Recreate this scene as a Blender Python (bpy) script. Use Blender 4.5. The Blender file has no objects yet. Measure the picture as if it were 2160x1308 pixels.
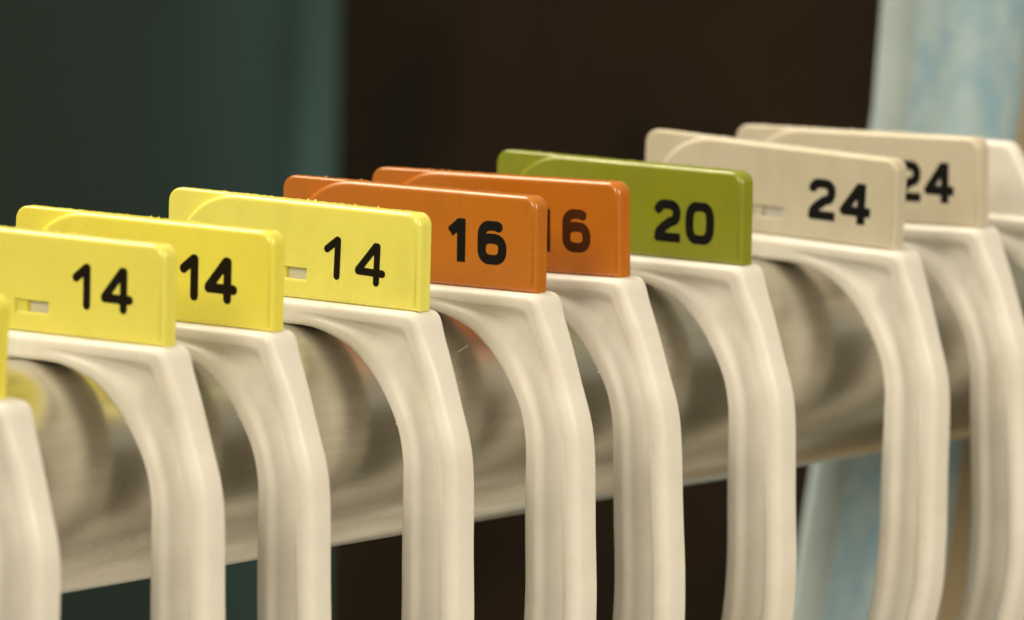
import bpy, bmesh, math, random
from mathutils import Vector, Matrix, noise
random.seed(7)
S = 0.001                      # all shapes below are written in millimetres
C = bpy.context.scene.collection
sc = bpy.context.scene

# ------------------------------------------------------------------ camera
cam_d = bpy.data.cameras.new('camera'); cam = bpy.data.objects.new('camera', cam_d); C.objects.link(cam)
d = Vector((0.804745636, 0.582300935, -0.115369325)); r = Vector((0.587794550, -0.808814794, 0.017781917))
u = Vector((0.08295799, 0.082123381, 0.993163492))
m = Matrix((r, u, -d)).transposed().to_4x4(); m.translation = Vector((-827.218, -633.904, 120.345)) * S
cam.matrix_world = m
cam_d.sensor_width = 36; cam_d.lens = 18892.5 / 2160 * 36
cam_d.clip_start = 0.05; cam_d.clip_end = 50
cam_d.dof.use_dof = True; cam_d.dof.focus_distance = 1.052
cam_d.dof.aperture_fstop = cam_d.lens / 9.3
sc.camera = cam
# ------------------------------------------------------------------ light (indoor shop, lamps added out of view)
w = bpy.data.worlds.new('World'); sc.world = w; w.use_nodes = True
w.node_tree.nodes['Background'].inputs[0].default_value = (1.0, 0.89, 0.66, 1)
w.node_tree.nodes['Background'].inputs[1].default_value = 0.36
def area(name, loc, target, size, power, col):
    l = bpy.data.lights.new(name, 'AREA'); l.shape = 'RECTANGLE'; l.size, l.size_y = size; l.energy = power; l.color = col
    o = bpy.data.objects.new(name, l); C.objects.link(o); o.location = Vector(loc)
    o.rotation_euler = (Vector(target) - Vector(loc)).to_track_quat('-Z', 'Y').to_euler()
WARM = (1.0, 0.875, 0.67)
area('unseen_lamp', (-0.20, 0.85, 1.18), (0.03, 0, 0), (1.2, 0.6), 26, WARM)  # top lamp added above and behind the rail for highlights on the bevels
area('unseen_lamp', (0.25, -1.95, 0.9), (0.03, 0, 0), (0.6, 0.8), 27, WARM)  # side lamp added to brighten the right-hand faces of the arms
area('unseen_lamp', (-1.95, -0.45, 1.05), (0.03, 0, 0), (0.6, 0.6), 20.5, WARM)  # front fill added for the marker and hanger faces
sc.view_settings.view_transform = 'Standard'; sc.view_settings.look = 'None'
sc.view_settings.exposure = 0.08; sc.view_settings.gamma = 1

# ------------------------------------------------------------------ materials
def mat(name):
    mm = bpy.data.materials.new(name); mm.use_nodes = True
    nt = mm.node_tree; return mm, nt, nt.nodes['Principled BSDF']
def noise_node(nt, scale, detail=3, stretch=None, rough=0.55):
    tc = nt.nodes.new('ShaderNodeTexCoord'); mp = nt.nodes.new('ShaderNodeMapping')
    if stretch: mp.inputs['Scale'].default_value = stretch
    nt.links.new(tc.outputs['Object'], mp.inputs[0])
    n = nt.nodes.new('ShaderNodeTexNoise'); n.inputs['Scale'].default_value = scale; n.inputs['Detail'].default_value = detail
    n.inputs['Roughness'].default_value = rough
    nt.links.new(mp.outputs[0], n.inputs['Vector']); return n
def ramp(nt, src, stops):
    rp = nt.nodes.new('ShaderNodeValToRGB'); nt.links.new(src, rp.inputs[0])
    el = rp.color_ramp.elements
    while len(el) < len(stops): el.new(0.5)
    for e, (p, c) in zip(el, stops): e.position = p; e.color = (*c, 1) if len(c) == 3 else c
    return rp
def bump(nt, b, src, strength, dist):
    bp = nt.nodes.new('ShaderNodeBump'); bp.inputs['Strength'].default_value = strength; bp.inputs['Distance'].default_value = dist
    nt.links.new(src, bp.inputs['Height']); nt.links.new(bp.outputs[0], b.inputs['Normal'])
def plastic(name, col, rough=0.32, sss=0.25, var=0.05, specks=False):
    mm, nt, b = mat(name)
    n = noise_node(nt, 160, 4)
    lo = tuple(c * (1 - var) for c in col); hi = tuple(min(1, c * (1 + var)) for c in col)
    rp = ramp(nt, n.outputs[0], [(0.3, lo), (0.7, hi)])
    out = rp.outputs[0]
    if specks:                                  # tiny grains of dirt stuck to the plastic
        v = nt.nodes.new('ShaderNodeTexVoronoi'); v.inputs['Scale'].default_value = 70; v.voronoi_dimensions = '4D'
        tc = nt.nodes.new('ShaderNodeTexCoord'); nt.links.new(tc.outputs['Object'], v.inputs['Vector'])
        oi = nt.nodes.new('ShaderNodeObjectInfo')
        mu = nt.nodes.new('ShaderNodeMath'); mu.operation = 'MULTIPLY'; mu.inputs[1].default_value = 60; nt.links.new(oi.outputs['Random'], mu.inputs[0]); nt.links.new(mu.outputs[0], v.inputs['W'])
        r2 = ramp(nt, v.outputs['Distance'], [(0.020, (0.42, 0.34, 0.22)), (0.034, (1, 1, 1))])
        mx = nt.nodes.new('ShaderNodeMix'); mx.data_type = 'RGBA'; mx.blend_type = 'MULTIPLY'; mx.inputs[0].default_value = 1
        nt.links.new(out, mx.inputs[6]); nt.links.new(r2.outputs[0], mx.inputs[7]); out = mx.outputs[2]
    nt.links.new(out, b.inputs['Base Color'])
    oi2 = nt.nodes.new('ShaderNodeObjectInfo'); mw = nt.nodes.new('ShaderNodeMath'); mw.operation = 'MULTIPLY'; mw.inputs[1].default_value = 37
    nt.links.new(oi2.outputs['Random'], mw.inputs[0])
    sm = noise_node(nt, 75, 5, (1.0, 2.2, 1.0), 0.65); sm.noise_dimensions = '4D'; nt.links.new(mw.outputs[0], sm.inputs['W'])   # handling smudges: uneven gloss and faint grime
    rs = ramp(nt, sm.outputs[0], [(0.35, (rough * 0.75,) * 3), (0.72, (min(1, rough * 1.5),) * 3)])
    nt.links.new(rs.outputs[0], b.inputs['Roughness'])
    gr = ramp(nt, sm.outputs[0], [(0.50, (1, 1, 1)), (0.78, (0.90, 0.87, 0.80))])
    gm = nt.nodes.new('ShaderNodeMix'); gm.data_type = 'RGBA'; gm.blend_type = 'MULTIPLY'; gm.inputs[0].default_value = 1
    nt.links.new(out, gm.inputs[6]); nt.links.new(gr.outputs[0], gm.inputs[7]); nt.links.new(gm.outputs[2], b.inputs['Base Color'])
    b.inputs['Specular IOR Level'].default_value = 0.5
    b.inputs['Subsurface Weight'].default_value = sss
    b.inputs['Subsurface Radius'].default_value = (1.0, 0.7, 0.35); b.inputs['Subsurface Scale'].default_value = 0.0012
    n2 = noise_node(nt, 900, 3); bump(nt, b, n2.outputs[0], 0.12, 0.0001)
    return mm
M = {
 'white': plastic('white_hanger_plastic', (0.81, 0.79, 0.745), 0.46, 0.2, 0.04, True),
 'yellow': plastic('yellow_plastic', (0.87, 0.80, 0.15), 0.24, 0.2, 0.03),
 'yellow2': plastic('deep_yellow_plastic', (0.88, 0.80, 0.115), 0.24, 0.2, 0.03),
 'yellow3': plastic('lemon_yellow_plastic', (0.88, 0.83, 0.17), 0.24, 0.2, 0.03),
 'orange': plastic('orange_plastic', (0.53, 0.165, 0.012), 0.25, 0.12, 0.04),
 'green': plastic('olive_green_plastic', (0.25, 0.29, 0.015), 0.28, 0.12, 0.05),
 'cream': plastic('cream_plastic', (0.62, 0.57, 0.455), 0.36, 0.2, 0.03),
 'ink': plastic('black_ink', (0.007, 0.007, 0.007), 0.5, 0, 0),
 'ink_brown': plastic('brown_ink', (0.010, 0.007, 0.004), 0.4, 0, 0),
 'ink_faded': plastic('faded_brown_ink', (0.060, 0.018, 0.005), 0.4, 0, 0.3),
 'lint': plastic('lint', (0.7, 0.65, 0.5), 0.7, 0, 0),
}
def steel():
    mm, nt, b = mat('worn_steel')
    b.inputs['Metallic'].default_value = 1.0
    n = noise_node(nt, 60, 5, (1.2, 14, 14)); n2 = noise_node(nt, 300, 4, (0.8, 8, 8)); n3 = noise_node(nt, 35, 5)
    cr = ramp(nt, n.outputs[0], [(0.25, (0.58, 0.56, 0.49)), (0.75, (0.68, 0.66, 0.60))])
    nt.links.new(cr.outputs[0], b.inputs['Base Color'])
    rr = ramp(nt, n3.outputs[0], [(0.3, (0.24, 0.24, 0.24)), (0.7, (0.31, 0.31, 0.31))])
    nt.links.new(rr.outputs[0], b.inputs['Roughness'])
    bump(nt, b, n2.outputs[0], 0.05, 0.0001)
    tg = nt.nodes.new('ShaderNodeTangent'); tg.direction_type = 'RADIAL'; tg.axis = 'X'; nt.links.new(tg.outputs[0], b.inputs['Tangent'])
    b.inputs['Anisotropic'].default_value = 0.62; b.inputs['Anisotropic Rotation'].default_value = 0.0
    return mm
for k_ in ('ink', 'ink_brown', 'ink_faded'): M[k_].node_tree.nodes['Principled BSDF'].inputs['Specular IOR Level'].default_value = 0.12
for k_ in ('yellow', 'yellow2', 'yellow3', 'orange', 'green'): M[k_].node_tree.nodes['Principled BSDF'].inputs['Specular IOR Level'].default_value = 0.75
M['steel'] = steel()
def cloth_mat(name, c1, c2, scale=400, sheen=0.0, rough=0.9, stretch=None, stops=(0.35, 0.65), bmp=0.6):
    mm, nt, b = mat(name)
    n = noise_node(nt, scale, 4, stretch); rp = ramp(nt, n.outputs[0], [(stops[0], c1), (stops[1], c2)])
    nt.links.new(rp.outputs[0], b.inputs['Base Color']); b.inputs['Roughness'].default_value = rough
    b.inputs['Specular IOR Level'].default_value = 0.15
    b.inputs['Sheen Weight'].default_value = sheen
    n2 = noise_node(nt, 900, 2); bump(nt, b, n2.outputs[0], bmp, 0.0008)
    return mm
M['teal_cloth'] = cloth_mat('teal_cloth', (0.020, 0.028, 0.019), (0.030, 0.042, 0.030), 18)
def teal():                                        # sheen of the rolled right edge painted into the colour
    mm, nt, b = mat('teal_edge_sheen_cloth'); tc = nt.nodes.new('ShaderNodeTexCoord'); sp = nt.nodes.new('ShaderNodeSeparateXYZ')
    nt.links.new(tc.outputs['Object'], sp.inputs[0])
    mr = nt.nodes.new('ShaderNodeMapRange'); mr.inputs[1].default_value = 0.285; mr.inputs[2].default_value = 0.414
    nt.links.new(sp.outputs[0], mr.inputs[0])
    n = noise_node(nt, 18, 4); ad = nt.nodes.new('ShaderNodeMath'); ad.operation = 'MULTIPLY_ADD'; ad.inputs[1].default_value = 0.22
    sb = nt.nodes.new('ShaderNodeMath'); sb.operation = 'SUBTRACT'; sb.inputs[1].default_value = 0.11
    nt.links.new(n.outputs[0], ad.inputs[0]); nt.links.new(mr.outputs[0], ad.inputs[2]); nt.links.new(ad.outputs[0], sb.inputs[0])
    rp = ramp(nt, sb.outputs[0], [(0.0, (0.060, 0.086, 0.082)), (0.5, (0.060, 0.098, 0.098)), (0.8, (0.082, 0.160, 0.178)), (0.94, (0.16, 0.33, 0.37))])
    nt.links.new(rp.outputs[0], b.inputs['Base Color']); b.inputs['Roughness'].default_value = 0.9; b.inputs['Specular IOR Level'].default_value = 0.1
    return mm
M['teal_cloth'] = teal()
M['dark_cloth'] = cloth_mat('dark_brown_cloth', (0.014, 0.011, 0.007), (0.036, 0.021, 0.012), 16)
M['blue_cloth'] = cloth_mat('pale_blue_terry', (0.30, 0.47, 0.60), (0.43, 0.57, 0.63), 190, 0, 0.95, None, (0.38, 0.62))
M['blue_hem'] = cloth_mat('pale_grey_green_hem', (0.38, 0.47, 0.49), (0.43, 0.52, 0.54), 90)
M['beige_cloth'] = cloth_mat('beige_cloth', (0.34, 0.27, 0.17), (0.42, 0.34, 0.22), 50)
M['floor'] = cloth_mat('beige_floor', (0.16, 0.135, 0.09), (0.20, 0.17, 0.115), 3, 0, 0.5)

# ------------------------------------------------------------------ helpers
def obj(name, bm, material, parent=None, smooth=True, recalc=True):
    if recalc: bmesh.ops.recalc_face_normals(bm, faces=bm.faces)
    me = bpy.data.meshes.new(name); bm.to_mesh(me); bm.free()
    for mt in (material if isinstance(material, (list, tuple)) else [material]): me.materials.append(mt)
    if smooth: me.polygons.foreach_set('use_smooth', [True] * len(me.polygons))
    o = bpy.data.objects.new(name, me); C.objects.link(o)
    if parent: o.parent = parent
    return o
def P(x, uu, v): return Vector((x, -uu, v)) * S       # hanger plane: x along the rail, uu towards the camera side, v up

def catmull(pts, n):
    out = []
    Q = [pts[0]] + list(pts) + [pts[-1]]
    for i in range(1, len(Q) - 2):
        a, b, c, e = [Vector(q) for q in Q[i - 1:i + 3]]
        for k in range(n):
            t = k / n
            out.append(0.5 * ((2 * b) + (c - a) * t + (2 * a - 5 * b + 4 * c - e) * t * t + (3 * b - a - 3 * c + e) * t ** 3))
    out.append(Vector(Q[-2])); return out

# ------------------------------------------------------------------ hook of the hanger
HT = 2.7                                              # half thickness
RIGHT = [((0, -2.95), (0, 0)), ((4.8, -3.1), (7, 0)), ((9.6, -4.75), (12.8, 0)), ((12.4, -6.85), (17.2, 0)),
         ((13.5, -7.95), (18.6, -0.05)), ((13.9, -8.4), (19.25, -0.35)), ((14.3, -8.9), (19.7, -1.0)),
         ((15.0, -9.85), (20.3, -2.9)), ((16.3, -11.9), (21.6, -6.4)), ((17.35, -14.2), (23.1, -10.9)), ((18.0, -17.2), (24.5, -15.2)),
         ((18.1, -20.5), (25.05, -19.4)), ((18.15, -28), (25.3, -28)), ((18.3, -36), (25.6, -36.5)), ((17.8, -43), (25.2, -44)),
         ((16.2, -50), (22.8, -52.5)), ((12.6, -55.5), (18.6, -60.5)), ((8.0, -59), (12.5, -65.5)),
         ((3.2, -62), (7.2, -69.5)), ((-0.8, -65), (4.8, -73)), ((-3.4, -70), (3.9, -77)), ((-3.8, -80), (3.8, -84)), ((-3.8, -92), (3.8, -92))]
LEFT = [((-18.35, -22.5), (-24.9, -22.5)), ((-18.3, -20.5), (-24.8, -19.4)), ((-18.0, -17.2), (-24.3, -15.2)), ((-17.35, -14.2), (-23.1, -10.9)),
        ((-16.3, -11.9), (-21.6, -6.4)), ((-15.0, -9.85), (-20.3, -2.9)), ((-14.3, -8.9), (-19.7, -1.0)), ((-13.9, -8.4), (-19.25, -0.35)),
        ((-13.5, -7.95), (-18.6, -0.05)), ((-12.4, -6.85), (-17.2, 0)), ((-9.6, -4.75), (-12.8, 0)), ((-4.8, -3.1), (-7, 0))]
def hook_bm(seed):
    rnd = random.Random(seed)
    I = catmull([p[0] for p in LEFT + RIGHT], 5); O = catmull([p[1] for p in LEFT + RIGHT], 5)
    bm = bmesh.new(); rings = []
    n = len(I)
    for k in range(n):
        i, o = I[k], O[k]; D = (o - i).length; e = (o - i) / D
        head = max(0.0, min(1.0, (o.y + 7) / 7.0))                              # 1 on the head, 0 on the arms
        rb = min(0.9, D * 0.2); w1 = min(1.9, 0.36 * D)
        ro = min(1.5 * (1 - head) + 0.9 * head, 0.3 * D); drop = 0.75 * (1 - head)
        w2 = min(ro + 0.9 * head + 0.05, 0.42 * D)
        amt = max(0.0, min(1.0, (D - 3.2) / 3.2))
        dep = (1.9 * (1 - head) + 0.82 * head) * amt
        if k < 6: dep *= k / 6.0
        if k > n - 8: dep *= (n - 1 - k) / 7.0
        def side(ro, drop, dep):
            prof = []
            w2_ = min(ro + 0.9 * head + 0.05, 0.42 * D)
            for q in range(6):                                                 # rounded inner edge
                a = q / 5 * math.pi / 2; prof.append((rb * (1 - math.cos(a)), HT - rb + rb * math.sin(a)))
            s0, s1 = w1 * 0.8, D - w2_; wl = max(0.02, s1 - s0)
            L1 = wl * (0.66 * (1 - head) + 0.50 * head); L2 = wl * 0.30 * (1 - head) + min(wl * 0.3, 1.7) * head
            for q in range(10):
                t = q / 9; prof.append((s0 + L1 * t, HT - dep * (t * t * (3 - 2 * t))))
            for q in range(8):
                t = q / 7; prof.append((s1 - L2 + L2 * t, HT - dep + (dep - drop) * (t * t * (3 - 2 * t))))
            for q in range(7):
                a = q / 6 * math.pi / 2; prof.append((D - ro + ro * math.sin(a), HT - drop - ro + ro * math.cos(a)))
            for q in range(1, len(prof)):                                      # keep positions increasing
                if prof[q][0] < prof[q - 1][0] + 0.004: prof[q] = (prof[q - 1][0] + 0.004, prof[q][1])
            return prof
        full = [(s, -h) for s, h in side(ro, drop, dep)] + [(s, h) for s, h in reversed(side(min(0.6, 0.3 * D), 0.0, dep * 0.6))]
        ring = []
        for s, h in full:
            p = i + e * s
            jit = 0.018 * noise.noise(Vector((p.x * 0.35 + seed * 9, p.y * 0.35, h)))
            ring.append(bm.verts.new(P(h + jit, p.x, p.y)))
        rings.append(ring)
    for a, b in zip(rings, rings[1:]):
        for q in range(len(a)):
            qq = (q + 1) % len(a); bm.faces.new((a[q], a[qq], b[qq], b[q]))
    bm.faces.new(rings[0]); bm.faces.new(rings[-1])
    # moulding flash: little nubs of plastic on the inner edge
    for t in range(5):
        k = rnd.randrange(int(n * 0.52), int(n * 0.66)); p = I[k]
        z = bmesh.ops.create_icosphere(bm, subdivisions=1, radius=rnd.uniform(0.1, 0.24) * S)
        bmesh.ops.translate(bm, verts=z['verts'], vec=P(rnd.uniform(-2.3, -0.5), p.x, p.y))
    return bm

def tab_bm(x0, x1, bev):
    return slab([(-14.5, -0.3), (14.5, -0.3), (13.6, 2.2), (12.0, 5.6), (10.6, 8.0), (9.9, 8.9), (9.0, 9.35), (-9.0, 9.35), (-9.9, 8.9), (-10.6, 8.0), (-12.0, 5.6), (-13.6, 2.2)], x0, x1, bev)

# ------------------------------------------------------------------ bevelled slab from an outline (counter-clockwise in u, v)
def slab(out, x0, x1, bev, n=4, hole=None, rough=0.0, seed=0, bev1=None):
    bm = bmesh.new(); pts = [Vector(p) for p in out]; N = len(pts)
    nor = []
    for k in range(N):
        a, b, c = pts[k - 1], pts[k], pts[(k + 1) % N]
        e1 = (b - a).normalized(); e2 = (c - b).normalized()
        n1 = Vector((e1.y, -e1.x)); n2 = Vector((e2.y, -e2.x)); mm = n1 + n2
        nor.append(mm / max(0.3, mm.dot(n1)))
    rings = []; b0, b1 = bev, bev if bev1 is None else bev1
    for side in (0, 1):
        bev = (b0, b1)[side]
        for q in range(n + 1):
            a = q / n * math.pi / 2
            if side == 0: ins, x = bev * (1 - math.sin(a)), x0 + bev * (1 - math.cos(a))
            else: ins, x = bev * (1 - math.cos(a)), x1 - bev * (1 - math.sin(a))
            ring = []
            for k in range(N):
                p = pts[k] - nor[k] * ins
                if rough and side == 1 and q in (0, 1) and nor[k].y > 0.9:
                    p = p + Vector((0, rough * max(-0.3, noise.noise(Vector((p.x * 2.3 + seed * 31, seed, 0))) + 0.8 * noise.noise(Vector((p.x * 7.1, seed, 3))))))
                ring.append(bm.verts.new(P(x, p.x, p.y)))
            rings.append(ring)
    for a, b in zip(rings, rings[1:]):
        for k in range(N): bm.faces.new((a[k], a[(k + 1) % N], b[(k + 1) % N], b[k]))
    bm.faces.new(rings[-1])
    if not hole: bm.faces.new(rings[0])
    else:
        u0, u1, v0, v1 = hole; c = 0.22
        def rect(g, x): return [bm.verts.new(P(x, a, b)) for a, b in ((u0 - g, v0 - g * 1.8), (u1 + g, v0 - g * 1.8), (u1 + g, v1 + g * .4), (u0 - g, v1 + g * .4))]
        h0 = rect(c, x0); h1 = rect(0, x0 + 0.25); h2 = rect(0, x1 - 0.02)
        cu, cv = (u0 + u1) / 2, (v0 + v1) / 2                                  # cap: fans from each corner of the slot
        O_ = rings[0]
        def sect(vt):
            pu, pv = -vt.co.y / S - cu, vt.co.z / S - cv
            return (0 if pu < 0 else 1) if pv < 0 else (2 if pu >= 0 else 3)
        sc_ = [sect(vt) for vt in O_]
        for k in range(N):
            a, b = sc_[k], sc_[(k + 1) % N]
            bm.faces.new((O_[k], O_[(k + 1) % N], h0[a]))
            if a != b: bm.faces.new((h0[a], O_[(k + 1) % N], h0[b]))
        for a, b in ((h0, h1), (h1, h2)):
            for k in range(4): bm.faces.new((a[k], a[(k + 1) % 4], b[(k + 1) % 4], b[k]))
    return bm

# ------------------------------------------------------------------ numerals (flat print, cut from round-ended strokes)
def arc(cx, cy, rx, ry, a0, a1, n=18, pw=1.0):
    out = []
    for k in range(n + 1):
        a = math.radians(a0 + (a1 - a0) * k / n); c, s = math.cos(a), math.sin(a)
        out.append((cx + rx * math.copysign(abs(c) ** pw, c), cy + ry * math.copysign(abs(s) ** pw, s)))
    return out
GLY = {   # strokes as centre lines, 5.2 high
 '1': [[(0.35, 3.50), (2.0, 4.85)], [(1.95, 5.3), (1.95, -0.1)]],
 '1r': [[(0.50, 3.55), (1.95, 4.70)], [(2.05, 4.70), (2.05, 0.5)]],
 '4': [[(3.2, 5.15), (0.62, 1.62), (4.5, 1.62)], [(3.15, 5.3), (3.15, -0.1)]],
 '4r': [[(2.95, 4.72), (0.5, 1.72)], [(0.5, 1.62), (4.05, 1.62)], [(3.2, 4.72), (3.2, 0.5)]],
 '6': [arc(2.05, 1.83, 1.5, 1.27, 0, 360, 36, 0.76), [(0.55, 1.8), (0.55, 3.3)] + arc(2.05, 3.25, 1.5, 1.4, 180, 52, 18, 0.75)],
 '0': [arc(2.1, 2.6, 1.55, 2.07, 0, 360, 48, 0.66)],
 '2': [arc(1.95, 3.55, 1.4, 1.1, 170, -45, 22, 0.78) + [(2.3, 2.45), (1.3, 1.75), (0.75, 1.15), (0.62, 0.56), (3.9, 0.56)]],
}
def glyph_faces(ch, wd, box, clip):
    segs = []
    for st in GLY[ch]:
        closed = (abs(st[0][0] - st[-1][0]) + abs(st[0][1] - st[-1][1])) < 1e-3
        for k in range(len(st) - 1): segs.append((st[k], st[k + 1], clip and not closed and k == 0, clip and not closed and k == len(st) - 2))
    r_ = wd / 2
    def f(x, y):
        best = 9
        for (ax, ay), (bx, by), b0, b1 in segs:
            dx, dy = bx - ax, by - ay; L = dx * dx + dy * dy
            if L < 1e-9: continue
            t = ((x - ax) * dx + (y - ay) * dy) / L; tc = max(0, min(1, t))
            if (b0 and t < 0) or (b1 and t > 1):                               # flat stroke end
                pd = math.hypot(x - ax - t * dx, y - ay - t * dy); q = max(pd, r_ + (-t if t < 0 else t - 1) * math.sqrt(L))
            else: q = math.hypot(x - ax - tc * dx, y - ay - tc * dy)
            best = min(best, q)
        v = best - r_
        if clip: v = max(v, -y, y - 5.2)
        return v
    h = 0.11; nx, ny = int(box[0] / h) + 2, int(6.0 / h) + 2
    G = [[f(i * h - 0.3, j * h - 0.4) for i in range(nx)] for j in range(ny)]
    polys = []
    for j in range(ny - 1):
        for i in range(nx - 1):
            c = [(i, j), (i + 1, j), (i + 1, j + 1), (i, j + 1)]; vals = [G[b][a] for a, b in c]
            if min(vals) >= 0: continue
            poly = []
            for k in range(4):
                a, b = c[k], c[(k + 1) % 4]; va, vb = vals[k], vals[(k + 1) % 4]
                if va < 0: poly.append((a[0], a[1]))
                if (va < 0) != (vb < 0):
                    t = va / (va - vb); poly.append((a[0] + (b[0] - a[0]) * t, a[1] + (b[1] - a[1]) * t))
            if len(poly) >= 3: polys.append([(p[0] * h - 0.3, p[1] * h - 0.4) for p in poly])
    return polys
_gl = {}
def numeral(ch, wd, clip, x, uu, v, rot, material, parent):
    key = (ch, wd, clip)
    if key not in _gl: _gl[key] = glyph_faces(ch, wd, (5.0, 6.0), clip)
    bm = bmesh.new(); cache = {}
    cr, sr = math.cos(rot), math.sin(rot)
    for poly in _gl[key]:
        vs = []
        for (a, b) in poly:
            k = (round(a, 4), round(b, 4))
            if k not in cache: cache[k] = bm.verts.new(P(x, uu + a * cr - b * sr, v + a * sr + b * cr))
            if cache[k] not in vs: vs.append(cache[k])
        if len(vs) > 2:
            try: bm.faces.new(vs)
            except ValueError: pass
    bmesh.ops.recalc_face_normals(bm, faces=bm.faces)
    if bm.faces and sum(f.normal.x for f in bm.faces) > 0: bmesh.ops.reverse_faces(bm, faces=bm.faces)
    return obj('numeral', bm, material, parent, smooth=False, recalc=False)

# ------------------------------------------------------------------ size marker
MH = 11.5; MX = 1.4                                   # marker height, half thickness
def rounded(u0, u1, v0, v1, rtl, rtr, rb=0.35, step=0.5, arc_tl=None):
    o = []
    def cor(cx, cy, rr, a0, n=6):
        for k in range(n + 1):
            a = math.radians(a0 + 90 * k / n); o.append((cx + rr * math.cos(a), cy + rr * math.sin(a)))
    o += [(u0, v0), (u1, v0)]; cor(u1 - rtr, v1 - rtr, rtr, 0)
    x = u1 - rtr - step
    while x > u0 + rtl + step * 0.5: o.append((x, v1)); x -= step
    cor(u0 + rtl, v1 - rtl, rtl, 90, 12 if rtl > 4 else 6)
    return o
def marker(parent, colour, digits, ink, wd, pos, seed, rnd_font, rot=0.0, slot=2.6):
    back = slab(rounded(-19, 18.97, 0.03, MH - 0.04, 1.7, 1.55), -0.45, MX, 0.30, 5, rough=0.11, seed=seed, bev1=0.5)
    mk = obj('size_marker', back, M[colour], parent)
    fr = slab(rounded(-17.6, 19.0, 0.0, MH, 9.4, 1.65), -MX, -0.02, 0.62, 7, hole=(-2.1, slot - 0.1, 2.3, 3.65), seed=seed, bev1=0.01)
    f = obj('number_panel', fr, M[colour], mk); shade(f)
    ct = bmesh.new(); z = bmesh.ops.create_cube(ct, size=1)
    for vv in ct.verts: vv.co = P(-0.75 + vv.co.x * 0.6, -1.35 + vv.co.y * 1.5, 2.97 + vv.co.z * 1.34)
    obj('catch', ct, M[colour], mk, smooth=False)
    shade(mk)
    rr = random.Random(seed * 5 + 1); nb = bmesh.new()                         # specks of moulding flash along the back of the top edge
    for _ in range(4):
        z_ = bmesh.ops.create_icosphere(nb, subdivisions=1, radius=rr.uniform(0.09, 0.17) * S)
        bmesh.ops.translate(nb, verts=z_['verts'], vec=P(MX - 0.35, rr.uniform(-15, 18), MH - 0.03))
    obj('flash', nb, M[colour], mk)
    for ch, (pu, pv) in zip(digits, pos):
        numeral(ch + ('r' if rnd_font and ch in '14' else ''), wd, not rnd_font, -MX - 0.015, pu, pv, rot, M[ink], mk)
    return mk
def shade(o, ang=40):
    me = o.data
    bm = bmesh.new(); bm.from_mesh(me)
    for e in bm.edges:
        if len(e.link_faces) == 2 and e.calc_face_angle(0) > math.radians(ang): e.smooth = False
    bm.to_mesh(me); bm.free()
    wn = o.modifiers.new('normals', 'WEIGHTED_NORMAL'); wn.keep_sharp = True; wn.weight = 80

# ------------------------------------------------------------------ hangers
def hanger(X, yaw, tilt, label, hook_du, mk=None, seed=0, dz=0.0, dy=0.0):
    t = bpy.data.objects.new('clothes_hanger', None); C.objects.link(t)
    t.location = Vector((X, dy, -20 + dz)) * S; t.rotation_euler = (-math.radians(tilt), 0, math.radians(yaw))
    t.empty_display_size = 0.01
    t['label'] = label; t['category'] = 'hanger'; t['group'] = 'white plastic hangers hooked along the steel rail'
    up = Vector((0, 0, 20 * S))
    hk = obj('hook', hook_bm(seed), M['white'], t); hk.location = up + Vector((0, -hook_du, 0)) * S
    sb = bmesh.new(); prev = None                        # shoulder bar, below the picture
    for k in range(25):
        q = (k - 12) / 12; cu = q * 205; cv = -93 - 62 * abs(q) ** 1.5 - 4
        hh = 9 - 3 * abs(q); ring = [sb.verts.new(P(a * 2.6, cu, cv + b * hh)) for a, b in ((-1, -.8), (1, -.8), (1.4, 0), (1, .8), (-1, .8), (-1.4, 0))]
        if prev:
            for i in range(6): sb.faces.new((prev[i], prev[(i + 1) % 6], ring[(i + 1) % 6], ring[i]))
        else: sb.faces.new(ring)
        prev = ring
    sb.faces.new(prev)
    o = obj('shoulder_bar', sb, M['white'], t); o.location = up
    if mk:
        tb = obj('tab', tab_bm(-0.48, -0.40, 0.02), M['white'], t, smooth=False); tb.location = up
        k = marker(t, seed=seed, **mk); k.location = up
    else:
        tb = obj('tab', tab_bm(-1.25, 1.25, 0.7), M['white'], t); tb.location = up; shade(tb)
    return t
Y14 = dict(digits='14', ink='ink_brown', rnd_font=True)
B = dict(rnd_font=False, ink='ink', wd=1.22)
hanger(-74.0, 0, -3.0, 'white hanger cut off by the left edge, only a sliver of its yellow marker showing', 2.0,
       dict(colour='yellow2', wd=0.95, pos=((6.2, 3.0), (10.3, 3.0)), **Y14), 1, dz=-2.2)
hanger(-42.96, 0.37, -0.35, 'white hanger with yellow size marker 14 at the left edge, slot beside its number', 0.4,
       dict(colour='yellow', wd=1.04, pos=((6.1, 3.3), (10.2, 3.25)), **Y14), 2)
hanger(-23.18, 0.63, -0.36, 'white hanger with the deepest yellow marker 14, its slot hidden by the tag in front', 0.2,
       dict(colour='yellow2', wd=1.14, pos=((5.95, 2.75), (9.55, 2.75)), **Y14), 3)
hanger(5.10, -0.43, -0.48, 'white hanger with lemon yellow size marker 14 directly in front of the orange markers', 0.0,
       dict(colour='yellow3', wd=0.90, pos=((5.05, 2.75), (9.7, 2.5)), rot=-0.03, **Y14), 4)
hanger(28.27, 0.78, 0.19, 'white hanger with orange size marker 16 in full black print, a lint hair under it', 0.5,
       dict(colour='orange', digits='16', pos=((6.3, 3.0), (10.7, 3.0)), **B), 5)
hanger(46.53, -0.55, 1.39, 'white hanger with orange size marker whose brown faded 16 is half covered', 0.6,
       dict(colour='orange', digits='16', ink='ink_faded', wd=1.2, pos=((6.3, 2.6), (10.7, 2.75)), rnd_font=False), 6)
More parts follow.
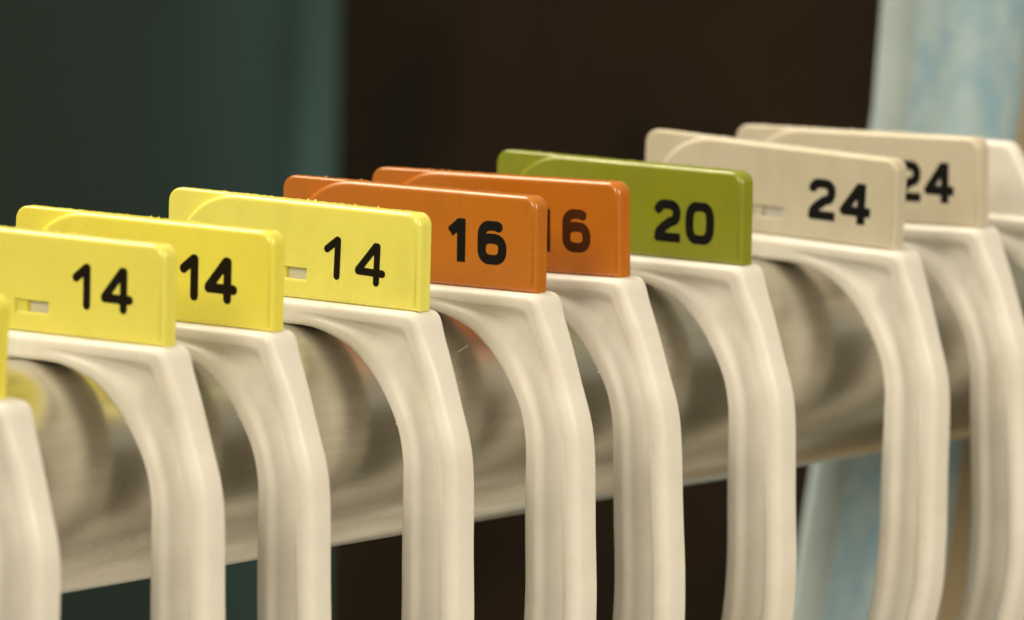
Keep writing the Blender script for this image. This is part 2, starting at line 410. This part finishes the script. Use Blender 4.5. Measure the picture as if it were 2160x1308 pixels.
hanger(71.45, -0.51, -0.10, 'white hanger with olive green size marker 20', 0.2,
       dict(colour='green', digits='20', slot=1.9, pos=((6.0, 2.1), (10.75, 2.15)), **B), 7)
hanger(103.08, 2.45, -2.04, 'white hanger with cream size marker 24 fully visible, slot to the left of the number', 1.3,
       dict(colour='cream', digits='24', pos=((6.3, 2.75), (10.9, 2.75)), **B), 8)
hanger(125.31, 0.12, 1.42, 'white hanger with cream size marker 24 whose 2 is partly covered, behind the other 24', 0.2,
       dict(colour='cream', digits='24', pos=((6.3, 2.9), (10.75, 2.9)), **B), 9)
hanger(145.5, 0.0, 0.0, 'white hanger without a size marker at the right edge, bare tab with a sloping corner', 0.5, None, 10)

# ------------------------------------------------------------------ rail
bm = bmesh.new(); RR, RZ = 13.63, -16.59; rings = []
for k in range(61):
    x = -420 + k * 18; rings.append([bm.verts.new(Vector((x, RR * math.cos(a / 96 * math.tau), RZ + RR * math.sin(a / 96 * math.tau))) * S) for a in range(96)])
for a, b in zip(rings, rings[1:]):
    for q in range(96): bm.faces.new((a[q], a[(q + 1) % 96], b[(q + 1) % 96], b[q]))
bm.faces.new(rings[0]); bm.faces.new(rings[-1])
rail = obj('clothes_rail', bm, M['steel']); shade(rail)
rail['label'] = 'thick worn steel pipe rail carrying all the hangers'; rail['category'] = 'rail'

# ------------------------------------------------------------------ lint hair under the orange marker
bm = bmesh.new(); prev = None
for k in range(9):
    t = k / 8; c = P(-3.4 - 1.3 * t, 10.9 - 1.6 * t, -6.6 - 1.3 * t - 0.35 * t * t) + Vector((28.3, 0, 0)) * S
    ring = [bm.verts.new(c + Vector((0, math.cos(a) * .045, math.sin(a) * .045)) * S) for a in (0, 2.1, 4.2)]
    if prev:
        for q in range(3): bm.faces.new((prev[q], prev[(q + 1) % 3], ring[(q + 1) % 3], ring[q]))
    prev = ring
lint = obj('lint_hair', bm, M['lint'])
lint['label'] = 'tiny pale lint hair sticking out below the orange 16 marker'; lint['category'] = 'lint'

# ------------------------------------------------------------------ cloths hanging behind the rail
EDGE = [(-500, -122.0), (-66.5, -14.3), (-45.7, -9.2), (2.7, 4.4), (19.3, 6.1), (160, 20.0)]
def lean(z):
    for (z0, a), (z1, b) in zip(EDGE, EDGE[1:]):
        if z <= z1: return a + (b - a) * (z - z0) / (z1 - z0)
    return EDGE[-1][1]
def cloth(name, label, mats, path, z0, z1, slant=0.0, thick=1.2, fold=0.0, split=None, zr=-6.0, seed=0):
    """path: (x, y) plan of the cloth in mm; slant: sideways shift per mm of height; split: path index where the second material starts"""
    pts = catmull(path, 6); bm = bmesh.new(); cols = []
    nz = 40 if not slant else 110
    for side in (0, 1):
        grid = []
        for k, p in enumerate(pts):
            a = pts[max(0, k - 1)]; b = pts[min(len(pts) - 1, k + 1)]; tn = (b - a).normalized(); nn = Vector((tn.y, -tn.x))
            col = []
            for j in range(nz + 1):
                z = z0 + (z1 - z0) * j / nz
                wv = fold * noise.noise(Vector((k * 0.13 + seed, z * 0.004, seed)))
                q = p + nn * (wv + (thick / 2 if side == 0 else -thick / 2))
                col.append(bm.verts.new(Vector((q.x + (lean(z) if slant else 0), q.y, z)) * S))
            grid.append(col)
        cols.append(grid)
    A, Bk = cols; n = len(pts)
    for g in (A, Bk):
        for k in range(n - 1):
            for j in range(nz):
                f = bm.faces.new((g[k][j], g[k + 1][j], g[k + 1][j + 1], g[k][j + 1]))
                if split: f.material_index = sum(1 for s in split if k >= s * 6)
    for j in range(nz):
        for k in (0, n - 1): bm.faces.new((A[k][j], A[k][j + 1], Bk[k][j + 1], Bk[k][j]))
    for k in range(n - 1):
        for j in (0, nz): bm.faces.new((A[k][j], A[k + 1][j], Bk[k + 1][j], Bk[k][j]))
    o = obj(name, bm, mats); o['label'] = label; o['category'] = 'cloth'
    return o
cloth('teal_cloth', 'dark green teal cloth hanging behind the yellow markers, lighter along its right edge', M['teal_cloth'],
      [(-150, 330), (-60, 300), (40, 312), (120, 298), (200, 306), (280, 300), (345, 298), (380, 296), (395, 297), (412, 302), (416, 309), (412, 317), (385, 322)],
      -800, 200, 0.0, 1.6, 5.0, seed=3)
cloth('dark_cloth', 'almost black brown cloth hanging behind the orange and green markers', M['dark_cloth'],
      [(250, 420), (330, 428), (420, 415), (500, 424), (580, 416), (660, 424), (760, 418), (900, 425)], -800, 200, 0.0, 2.0, 6.0, seed=8)
sm_ = bmesh.new(); bmesh.ops.create_cube(sm_, size=1)
for vv in sm_.verts: vv.co = Vector((510 + vv.co.x * 4, 417 + vv.co.y * 3, -300 + vv.co.z * 1000)) * S
M['seam'] = cloth_mat('brown_seam', (0.05, 0.032, 0.014), (0.065, 0.04, 0.018), 30)
obj('seam', sm_, M['seam'], bpy.data.objects['dark_cloth'])
cloth('blue_towel', 'pale blue mottled cloth with a grey green border hanging behind the cream markers', [M['blue_hem'], M['blue_cloth']],
      [(220, 64), (216, 61.5), (214.1, 60), (215.2, 59.2), (217.5, 59.0), (221, 59.6), (227, 60.4), (234, 61), (240, 60), (249, 60.5), (257.5, 64)], -500, 160, 0.252, 0.9, 0.2, split=(5,), seed=5)
cloth('beige_cloth', 'beige brown cloth at the right edge behind the last hangers', M['beige_cloth'],
      [(249, 68), (264, 66), (300, 70), (350, 66), (420, 72)], -500, 160, 0.245, 1.6, 1.0, seed=6)
# ------------------------------------------------------------------ floor
bm = bmesh.new()
for a, b in ((-9, -9), (9, -9), (9, 9), (-9, 9)): bm.verts.new((a, b, -1.3))
bm.verts.ensure_lookup_table(); bm.faces.new(bm.verts)
fl = obj('floor', bm, M['floor'], smooth=False); fl['kind'] = 'structure'
# ------------------------------------------------------------------ display shelf across the aisle: only its reflection shows in the rail
M['dark_wood'] = cloth_mat('dark_stained_wood', (0.27, 0.24, 0.19), (0.34, 0.30, 0.23), 5, 0, 0.5)
M['brown_wood'] = cloth_mat('red_brown_wood', (0.62, 0.30, 0.18), (0.72, 0.38, 0.24), 5, 0, 0.5)
def box_bm(c, h):
    b_ = bmesh.new(); bmesh.ops.create_cube(b_, size=1)
    for vv in b_.verts: vv.co = Vector((c[0] + vv.co.x * h[0], c[1] + vv.co.y * h[1], c[2] + vv.co.z * h[2]))
    return b_
sh = bpy.data.objects.new('display_shelf', None); C.objects.link(sh); sh.location = (3.4, -2.7, -1.3); sh.rotation_euler = (0, 0, math.radians(-38 + 90))
sh['label'] = 'dark display shelf with red brown boards, seen only as streaks mirrored in the rail'; sh['category'] = 'shelf'
obj('plinth', box_bm((0, 0, 0.45), (7.0, 0.5, 0.9)), M['dark_wood'], sh, smooth=False)
for z in (1.05, 1.45, 1.9, 2.35): obj('board', box_bm((0, 0, z), (7.0, 0.45, 0.13)), M['brown_wood'], sh, smooth=False)
obj('back_panel', box_bm((0, 0.24, 1.65), (7.0, 0.03, 1.5)), M['dark_wood'], sh, smooth=False)
